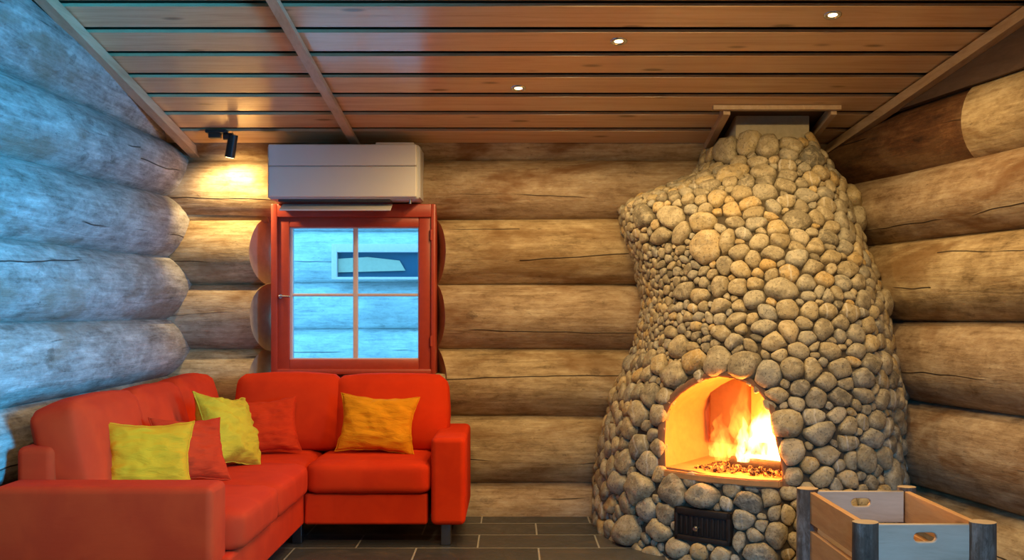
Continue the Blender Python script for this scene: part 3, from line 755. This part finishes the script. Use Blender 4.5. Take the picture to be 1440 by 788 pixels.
for si, s in enumerate(stones):
    c, n, h2, v2, a, b_, gh = s
    if gh: continue
    poly = [(a*1.4*math.cos(t), b_*1.34*math.sin(t)) for t in np.linspace(0, 2*math.pi, 24, endpoint=False)]
    d = SCEN-c; dist = np.linalg.norm(d, axis=1)
    for k in np.flatnonzero(dist < a*1.3+.16):
        if k == si: continue
        o = stones[k]; x, y = float(d[k]@h2), float(d[k]@v2); L = math.hypot(x, y)
        if L < 1e-4: continue
        r1 = erad(s, d[k]); r2 = erad(o, -d[k]); t = r1/(r1+r2); gap = .0022
        q = (x/L, y/L); poly = clip(poly, (q[0]*(L*t-gap), q[1]*(L*t-gap)), q)
        if len(poly) < 3: break
    if len(poly) < 3: continue
    for _ in range(2):
        poly = [p for A, B in zip(poly, poly[1:]+poly[:1]) for p in ((A[0]*.83+B[0]*.17, A[1]*.83+B[1]*.17), (A[0]*.17+B[0]*.83, A[1]*.17+B[1]*.83))]
    P_ = np.array(poly); cen = P_.mean(0); P_ -= cen
    ang = np.arctan2(P_[:, 1], P_[:, 0]); rad_ = np.hypot(P_[:, 0], P_[:, 1]); o = np.argsort(ang)
    ta = np.linspace(-math.pi, math.pi, NA, endpoint=False)
    rr = np.interp(ta, ang[o], rad_[o], period=2*math.pi)
    rmin, rmean = rr.min(), rr.mean()
    if rmean < .006: continue
    hgt = min(.062, .62*min(rmean, rmin*1.5))*rng.uniform(.8, 1.15)
    tx, ty = rng.normal(0, .17, 2); pw = rng.uniform(2.1, 3.5); sd = rng.uniform(0, 99)
    colr = (float(rng.beta(1.6, 1.6)), float(rng.random()), float(rng.random()))
    vs = []
    lv_ = [(1.0, -.5), (1.0, 0), (.975, None), (.90, None), (.77, None), (.58, None), (.36, None), (.16, None)]
    for f_, hz in lv_:
        for q in range(NA):
            x, y = math.cos(ta[q])*rr[q]*f_, math.sin(ta[q])*rr[q]*f_
            z = hgt*(1-f_**pw)**(1/pw) if hz is None else hz*hgt
            if hz is None or hz == 0:
                z *= 1+tx*x/rmean+ty*y/rmean
            ns = noise.noise((x*20+sd, y*20, z*20))*.20+noise.noise((x*55+sd, y*55, z*55))*.03
            k = 1+ns*(.5 if f_ > .9 else 1)
            x2, y2 = x*(1+ns*.5)+cen[0], y*(1+ns*.5)+cen[1]
            w_ = c+h2*x2+v2*y2+n*(z*k-.004)-FO
            vs.append(w_)
    z = hgt*(1+.5*noise.noise((sd, 0, 0))*.2); vs.append(c+h2*cen[0]+v2*cen[1]+n*(z-.004)-FO)
    nl_ = len(lv_); fs = [(r*NA+q, r*NA+(q+1) % NA, (r+1)*NA+(q+1) % NA, (r+1)*NA+q) for r in range(nl_-1) for q in range(NA)]
    fs += [((nl_-1)*NA+q, (nl_-1)*NA+(q+1) % NA, nl_*NA) for q in range(NA)]
    mb.add(vs, fs, 0, [colr]*len(vs)); nst += 1
mb.build('stone_facing', M['stone'], fp, attr='scol')
print('stones', nst)

# --- firebox
def surf(px, py, off=0):
    j, i = hit(px, py); c = GRID[j, i]
    # slide to the exact pixel at that depth
    d = c[1]; return np.array([(px-CX)/F*d, d, H-(py-CY)/F*d])+NRM[j, i]*off
OP = [surf(x, y) for x, y in OPEN]
# even out the depth so that the mouth is one clean vertical-ish sheet
P1, P2 = OP[0], OP[17]
tt = (P2-P1); tt[2] = 0; tl = np.linalg.norm(tt); tt /= tl; nn = np.array([-tt[1], tt[0], 0]); 
if nn[1] < 0: nn = -nn
ctr = sum(OP)/len(OP)
def toq(p): 
    e = p-P1; return (e@tt, e[2], e@nn)
Q = [toq(p) for p in OP]
zs0 = np.mean([Q[0][1], Q[17][1]])
def fq(u, z, dpt): return P1+tt*u+np.array([0, 0, z])+nn*dpt-FO
mb = MB()
n_ = len(OP)
fine = []                                   # densify outline
for k in range(n_):
    a, b_ = np.array(Q[k]), np.array(Q[(k+1) % n_])
    for t in (0, .34, .67): fine.append(a+(b_-a)*t)
n_ = len(fine)
umid = np.mean([q[0] for q in fine])
zmid = np.mean([q[1] for q in fine])
rings = []
for (sc, dd, ab) in ((1.13, .004, 0), (1.06, -.008, 0), (1.0, .0, 0), (1.0, .10, 1), (.98, .22, 1), (.86, .40, 1)):
    ring = []
    for q in fine:
        u = umid+(q[0]-umid)*sc; z = zmid+(q[1]-zmid)*sc if sc > 1 else zmid+(q[1]-zmid)*(1-(1-sc)*.6)
        dpt = q[2]+dd if not ab else dd+max(0, .0)
        if ab: dpt = max(dpt, q[2]+.03)
        ring.append(fq(u, z, dpt))
    rings.append(ring)
rim = MB(); rim.add([p+np.array([0, 0, .006*noise.noise(tuple(p*30))]) for r in rings[:3] for p in r], [(r*n_+k, (r+1)*n_+k, (r+1)*n_+(k+1) % n_, r*n_+(k+1) % n_) for r in range(2) for k in range(n_)])
ro = rim.build('brick_rim', plain('reddish_brick', (.20, .10, .055, 1), .9, nscale=40, namt=.4, bstr=.8), fp)
rings = rings[2:]
vs = [p for r in rings for p in r]
fs = [(r*n_+k, r*n_+(k+1) % n_, (r+1)*n_+(k+1) % n_, (r+1)*n_+k) for r in range(len(rings)-1) for k in range(n_)]
fs = [f[::-1] for f in fs]
mb.add(vs, fs)
c0 = sum(rings[-1])/n_; q = len(mb.v); mb.add([c0]+rings[-1], [(0, k+1, (k+1) % n_+1) for k in range(n_)])
autosmooth(mb.build('firebox', M['firebrick'], fp), 50)
ub = [q[0] for q in fine]; umin, umax = min(ub), max(ub)
zlo = (Q[0][1]+Q[17][1])/2; zhi = max(q[1] for q in fine)
# dark brown plate at the back
def qbox(name, u0, u1, z0, z1, d0, d1, m, parent, r=.006):
    b = bm_rbox(u0, u1, d0, d1, z0, z1, r, 2)
    for v in b.verts: v.co = Vector(fq(v.co.x, v.co.z, v.co.y))
    bmesh.ops.recalc_face_normals(b, faces=b.faces[:])
    return autosmooth(from_bm(name, b, m, parent), 35)
qbox('back_plate', umin+.10, umin+.30, zlo+.12, zhi+.02, .34, .40, M['dark_plate'], fp)
# hearth: clay ledge in the mouth
bm = bmesh.new(); lower = [(q[0], q[2]) for q in (Q[0], Q[20], Q[19], Q[18], Q[17])]
pts = [(u, d-.03) for u, d in lower]+[(umax-.0, .3), (umin+.03, .3)]
va = [bm.verts.new(fq(u, zlo-.02+.0, d)) for u, d in pts]; vb_ = [bm.verts.new(fq(u, zlo+.016, d)) for u, d in pts]
bm.faces.new(va); bm.faces.new(vb_)
for k in range(len(pts)): bm.faces.new((va[k], va[(k+1) % len(pts)], vb_[(k+1) % len(pts)], vb_[k]))
bmesh.ops.recalc_face_normals(bm, faces=bm.faces[:])
bmesh.ops.bevel(bm, geom=bm.edges[:], offset=.006, segments=2, affect='EDGES')
from_bm('hearth_ledge', bm, M['firebrick'], fp, smooth=False)
# chimney collar
b = bm_rbox(1.2-1.4, 1.6-1.4, 5.86-5.8, 6.34-5.8, 1.98, 2.23, .012, 2)
o = from_bm('chimney_collar', b, M['plaster'], fp); autosmooth(o, 35); o['label'] = 'plain grey plaster collar where the chimney meets the ceiling'
# ash door
D = [surf(x, y, .028) for x, y in DOOR]
d_u = (D[1]-D[0]); d_u[2] = 0; dw = np.linalg.norm(d_u); d_u /= dw; d_n = np.array([d_u[1], -d_u[0], 0.])
if d_n[1] > 0: d_n = -d_n
dz0, dz1 = (D[2][2]+D[3][2])/2, (D[0][2]+D[1][2])/2; dh = dz1-dz0
def dq(u, z, o): return Vector(D[0]*np.array([1, 1, 0])+d_u*u+np.array([0, 0, dz0+z])+d_n*o-FO)
def dbox(bm, u0, u1, z0, z1, o0, o1, r=.003):
    b = bm_rbox(u0, u1, o0, o1, z0, z1, r, 2)
    for v in b.verts: v.co = dq(v.co.x, v.co.z, v.co.y)
    bmesh.ops.recalc_face_normals(b, faces=b.faces[:])
    me = bpy.data.meshes.new('t'); b.to_mesh(me); b.free(); bm.from_mesh(me); bpy.data.meshes.remove(me)
bm = bmesh.new()
dbox(bm, 0, dw, 0, dh, -.06, .0)
for (u0, u1, z0, z1) in ((0, dw, 0, .022), (0, dw, dh-.03, dh), (0, .018, 0, dh), (dw-.018, dw, 0, dh)): dbox(bm, u0, u1, z0, z1, -.01, .012)
ad = autosmooth(from_bm('ash_door', bm, M['iron'], fp), 35); ad['label'] = 'dark cast-iron ash door with ribbed face'
bm = bmesh.new()
for k in range(9):
    u = .035+(dw-.07)*k/8; dbox(bm, u-.006, u+.006, .03, dh-.038, -.002, .008, .002)
autosmooth(from_bm('rib', bm, M['iron'], ad), 35)
mb = MB(); pk = dq(dw*.42, dh*.42, .0); pk2 = dq(dw*.42, dh*.42, .028); tube(mb, pk, pk2, .006, n=12); 
tube(mb, pk2, dq(dw*.42, dh*.42, .036), .013, .009, n=14)
kn = autosmooth(mb.build('knob', M['chrome'], ad)); kn['label'] = 'round pale metal knob'

# --- fire inside
def wq(u, z, d): return Vector(fq(u, z, d)+FO)
hz_ = zlo+.016
def firewood(label, u0, d0, z0, u1, d1, z1, r, seed):
    mb = MB(); LOGNO[0] += 1
    a = wq(u0, z0, d0); b_ = wq(u1, z1, d1); mid = (a+b_)/2
    log(mb, a-mid, b_-mid, r, r*.9, nl=16, na=16, face=(-.5, -.8, .2), lump=.12, no=seed+50)
    o = mb.build('firewood_log', [M['charred'], M['charred']], attr='lc'); o.location = mid
    return tag(o, label, 'firewood', 'firewood burning in the fireplace')
uL = umax-umin
firewood('charred log lying under the brightest flame', umin+uL*.50, .16, hz_+.035, umin+uL*.93, .12, hz_+.035, .034, 1)
firewood('charred log at the back, under the tall flames', umin+uL*.40, .28, hz_+.032, umin+uL*.86, .26, hz_+.032, .032, 2)
firewood('burning log lying across the two others in the fire', umin+uL*.62, .12, hz_+.11, umin+uL*.92, .27, hz_+.098, .030, 3)
bm = bmesh.new()
for k in range(420):
    u = umin+uL*(.26+.70*random.random()); d = .03+.29*random.random()
    r = random.uniform(.005, .013); t = bmesh.ops.create_icosphere(bm, subdivisions=1, radius=r, matrix=Matrix.Translation(wq(u, hz_+r*.6+.03*random.random()*math.exp(-((u-umin-uL*.7)/.2)**2), d)))
    for v in t['verts']: v.co += Vector((random.uniform(-1, 1), random.uniform(-1, 1), random.uniform(-1, 1)))*r*.3
eb = from_bm('embers', bm, M['ember'], smooth=False)
tag(eb, 'glowing ember bed on the hearth under the firewood', 'embers', kind='stuff')
def flame(name, u, d, hgt, r, m, parent, seed, lean=0.):
    mb = MB(); nl, na = 22, 18; vs = []
    for i in range(nl+1):
        t = i/nl; R_ = r*(math.sin(math.pi*min(1, (t*.86+.14)**.75))**.8)*(1-t*.35)+.0008
        for k in range(na):
            th = 2*math.pi*k/na
            w_ = 1+.45*noise.noise((math.cos(th)*1.4+seed, math.sin(th)*1.4, t*4.5-seed))
            sx = (.05*t*noise.noise((seed, t*3, 0))+.02*noise.noise((seed, t*7, 4)))*hgt/.3+lean*t*t
            sy = .04*t*noise.noise((seed+5, t*3, 0))
            vs.append((tt[0]*(math.cos(th)*R_*w_+sx)+nn[0]*(math.sin(th)*R_*w_*.8+sy), tt[1]*(math.cos(th)*R_*w_+sx)+nn[1]*(math.sin(th)*R_*w_*.8+sy), t*hgt))
    fs = [(i*na+k, i*na+(k+1) % na, (i+1)*na+(k+1) % na, (i+1)*na+k) for i in range(nl) for k in range(na)]+[tuple(range(na))[::-1], tuple(nl*na+k for k in range(na))]
    mb.add(vs, fs); o = mb.build(name, m, parent)
    o.location = wq(u, hz_+.05, d)-(Vector(parent.location) if parent is not None else Vector()); return o
fr_ = thing('fire', 'white-hot fire with orange tongues burning in the arched stone opening', 'fire', tuple(wq(umin+uL*.7, hz_, .18)))
flame('flame', umin+uL*.76, .17, .34, .105, M['flame_core'], fr_, 1.3, .05)
flame('flame', umin+uL*.62, .11, .22, .042, M['flame_core'], fr_, 2.9)
flame('flame', umin+uL*.90, .14, .27, .06, M['flame'], fr_, 4.1)
flame('flame', umin+uL*.52, .22, .40, .075, M['flame'], fr_, 5.7, .05)
flame('flame', umin+uL*.70, .27, .44, .10, M['flame'], fr_, 7.2, .04)
flame('flame', umin+uL*.36, .20, .22, .06, M['flame'], fr_, 8.8)
flame('flame', umin+uL*.46, .09, .15, .045, M['flame'], fr_, 3.7)

# ------------------------------------------------------------------ firewood crate
cr = thing('wooden_crate', 'empty slatted pine crate with log corner posts and handle slots, in front of the fireplace', 'crate', (1.32, 3.84, 0))
CT = .485; cxl, cxr, cyf, cyb = 1.134-1.32, 1.510-1.32, 3.50-3.84, 4.17-3.84
def post(x, y, ang, rr_=.043):
    mb = MB(); LOGNO[0] += 1
    log(mb, (x, y, 0), (x, y, CT+.004), rr_, rr_*.96, nl=20, na=22, face=(math.cos(ang), math.sin(ang), 0), lump=.07, no=LOGNO[0]*1.7, bow=.002)
    mb.build('corner_post', [M['bark'], M['endgrain']], cr, attr='lc')
post(cxl, cyf, rad(-110)); post(cxr, cyf, rad(-110)); post(cxl-.005, cyb, rad(200)); post(cxr+.012, cyb+.035, rad(30), .036)
rows = [(.362, .480), (.215, .333), (.065, .183)]
for i, (z0, z1) in enumerate(rows):
    out = [(cxl+.02, z0), (cxr-.02, z0), (cxr-.02, z1), (cxl+.02, z1)]
    holes = [slot((cxl+cxr)/2+.005, z1-.042, .074, .031)] if i == 0 else []
    o = plate('front_board', out, holes, .022, M['crate_x'], cr); o.location = (0, cyf+.012, 0)
    o = plate('back_board', out, holes, .022, M['crate_x'], cr); o.location = (0, cyb-.012, 0)
    rbox('side_board', cxl-.006, cxl+.016, cyf+.02, cyb-.02, z0, z1, M['crate'], cr, .003, 2)
    rbox('side_board', cxr-.016, cxr+.006, cyf+.02, cyb-.02, z0, z1, M['crate'], cr, .003, 2)
rbox('bottom_board', cxl+.016, cxr-.016, cyf+.024, cyb-.024, .05, .07, M['crate'], cr, .003, 2)

# ------------------------------------------------------------------ lights in the ceiling, and added fill spots
def downlight(px, py, label):
    s_c = (CY-py)/F; d = (CA+CB*6.22-.014-H)/(s_c+CB); x = (px-CX)/F*d; z = ZC(d)-.014
    t = thing('downlight', label, 'light', (x, d, z), 0, 'recessed ceiling spots'); t.rotation_euler = (-SL, 0, 0)
    mb = MB(); n = 28; prof = [(.019, .002), (.024, -.004), (.034, -.006), (.038, -.003), (.039, .001)]
    vs = [(r*math.cos(2*math.pi*k/n), r*math.sin(2*math.pi*k/n), z_) for r, z_ in prof for k in range(n)]
    mb.add(vs, [(i*n+k, i*n+(k+1) % n, (i+1)*n+(k+1) % n, (i+1)*n+k) for i in range(len(prof)-1) for k in range(n)])
    mb.build('ring', M['chrome'], t)
    mb = MB(); vs = [(.0195*math.cos(2*math.pi*k/n)*s, .0195*math.sin(2*math.pi*k/n)*s, -.001-.004*(1-s*s)) for s in (1, .6, .2) for k in range(n)]
    mb.add(vs, [(i*n+k, (i+1)*n+k, (i+1)*n+(k+1) % n, i*n+(k+1) % n) for i in range(2) for k in range(n)]+[tuple(2*n+k for k in range(n))])
    o = mb.build('bulb', M['bulb'], t); o['label'] = 'glowing warm bulb'
    return x, d, z
lamps = [downlight(870, 58, 'lit ceiling spot in the middle of the row of three'),
         downlight(1171, 21, 'lit ceiling spot nearest the right wall'),
         downlight(729, 124, 'lit ceiling spot nearest the back wall')]
def spot(loc, tgt, en, col, ang=110, blend=.7, size=.03):
    l = bpy.data.lights.new('spot', 'SPOT'); l.energy = en; l.color = col; l.spot_size = rad(ang); l.spot_blend = blend; l.shadow_soft_size = size
    o = bpy.data.objects.new('lamp_or_fill_spot', l); COL.objects.link(o); o.location = loc
    o.rotation_euler = (Vector(tgt)-Vector(loc)).to_track_quat('-Z', 'Y').to_euler(); return o
WARM = (1, .68, .30)
for (x, y, z) in lamps: spot((x, y, z-.015), (x, y+.05, 0), 42, WARM, 164, .6)
for (x, y, e) in ((.35, 3.6, 40), (1.0, 3.4, 40), (1.5, 2.6, 26), (.8, 2.1, 40), (1.2, 1.5, 40)):
    spot((x, y, ZC(y)-.06), (x+.45, y+1.9, 0), e, WARM, 124, .8, .05)  # unseen warm fill spots, added to brighten the walls and fireplace
spot((-.5, 1.7, ZC(1.7)-.06), (-1.1, 4.55, .2), 170, (1, .72, .36), 46, .8, .05)  # unseen narrow spot added to warm the sofa and its near arm

# track spot in the left corner
sp = thing('ceiling_spotlight', 'black adjustable spotlight under the ceiling in the left corner', 'spotlight', tuple(W(312, 195, 6.0)))
sp.location.z = ZC(6.0)-.016
mb = MB()
o = rbox('mounting_plate', -.085, .03, -.03, .03, -.018, .002, M['black'], sp, .004, 2)
rbox('transformer', -.07, -.005, -.022, .022, -.045, -.016, M['black'], sp, .004, 2)
mb = MB(); tube(mb, (.02, 0, -.01), (.035, 0, -.05), .011, n=14); tube(mb, (.01, 0, -.035), (.062, 0, -.035), .02, n=18)
autosmooth(mb.build('swivel_arm', M['black'], sp))
mb = MB(); A_ = Vector((.062, 0, -.035)); dr = Vector((-.22, .2, -1)).normalized()
B_ = A_+dr*.115; tube(mb, A_-dr*.01, B_, .026, .028, n=24, caps=True)
hd = autosmooth(mb.build('lamp_head', M['black'], sp))
mb = MB(); tube(mb, B_, B_+dr*.003, .022, n=20); mb.build('bulb', M['bulb'], hd)
wpos = sp.location+B_+dr*.02
spot(wpos, (-1.56, 6.26, 1.75), 34, (1, .70, .28), 140, .9, .02)

# ------------------------------------------------------------------ daylight, fire light, world
def area(loc, tgt, sx, sy, en, col, spread=180):
    l = bpy.data.lights.new('area', 'AREA'); l.shape = 'RECTANGLE'; l.size = sx; l.size_y = sy; l.energy = en; l.color = col; l.spread = rad(spread)
    o = bpy.data.objects.new('window_daylight', l); COL.objects.link(o); o.location = loc
    o.rotation_euler = (Vector(tgt)-Vector(loc)).to_track_quat('-Z', 'Y').to_euler(); return o
area((2.3, 1.6, 1.4), (-1.9, 3.95, 1.25), 1.1, 1.0, 58, (.02, .43, 1), 48)
area((.5, -1.45, 1.15), (1.35, 4, -.5), 1.0, 1.7, 9, (.05, .45, 1), 32)
def point(loc, en, col, r):
    l = bpy.data.lights.new('fire', 'POINT'); l.energy = en; l.color = col; l.shadow_soft_size = r
    o = bpy.data.objects.new('fire_light', l); COL.objects.link(o); o.location = loc; return o
point(wq(umin+uL*.66, hz_+.16, .12), 20, (1, .33, .04), .05)
point(wq(umin+uL*.62, hz_+.14, -.02), 5, (1, .38, .08), .05)

w = bpy.data.worlds.new('sky'); SC.world = w; w.use_nodes = True
bg = w.node_tree.nodes['Background']; bg.inputs[0].default_value = (.15, .60, 1.0, 1); bg.inputs[1].default_value = 3.3

# ------------------------------------------------------------------ camera
cam = bpy.data.cameras.new('camera'); co = bpy.data.objects.new('camera', cam); COL.objects.link(co)
cam.sensor_width = 36; cam.lens = 36*F/1440; cam.shift_y = (CY-394)/1440; cam.clip_start = .05
co.location = (0, 0, H); co.rotation_euler = (math.pi/2, 0, 0); SC.camera = co
vs_ = SC.view_settings; vs_.view_transform = 'Standard'; vs_.look = 'None'; vs_.exposure = .12; vs_.gamma = 1; vs_.use_curve_mapping = False
SC.cycles.max_bounces = 8
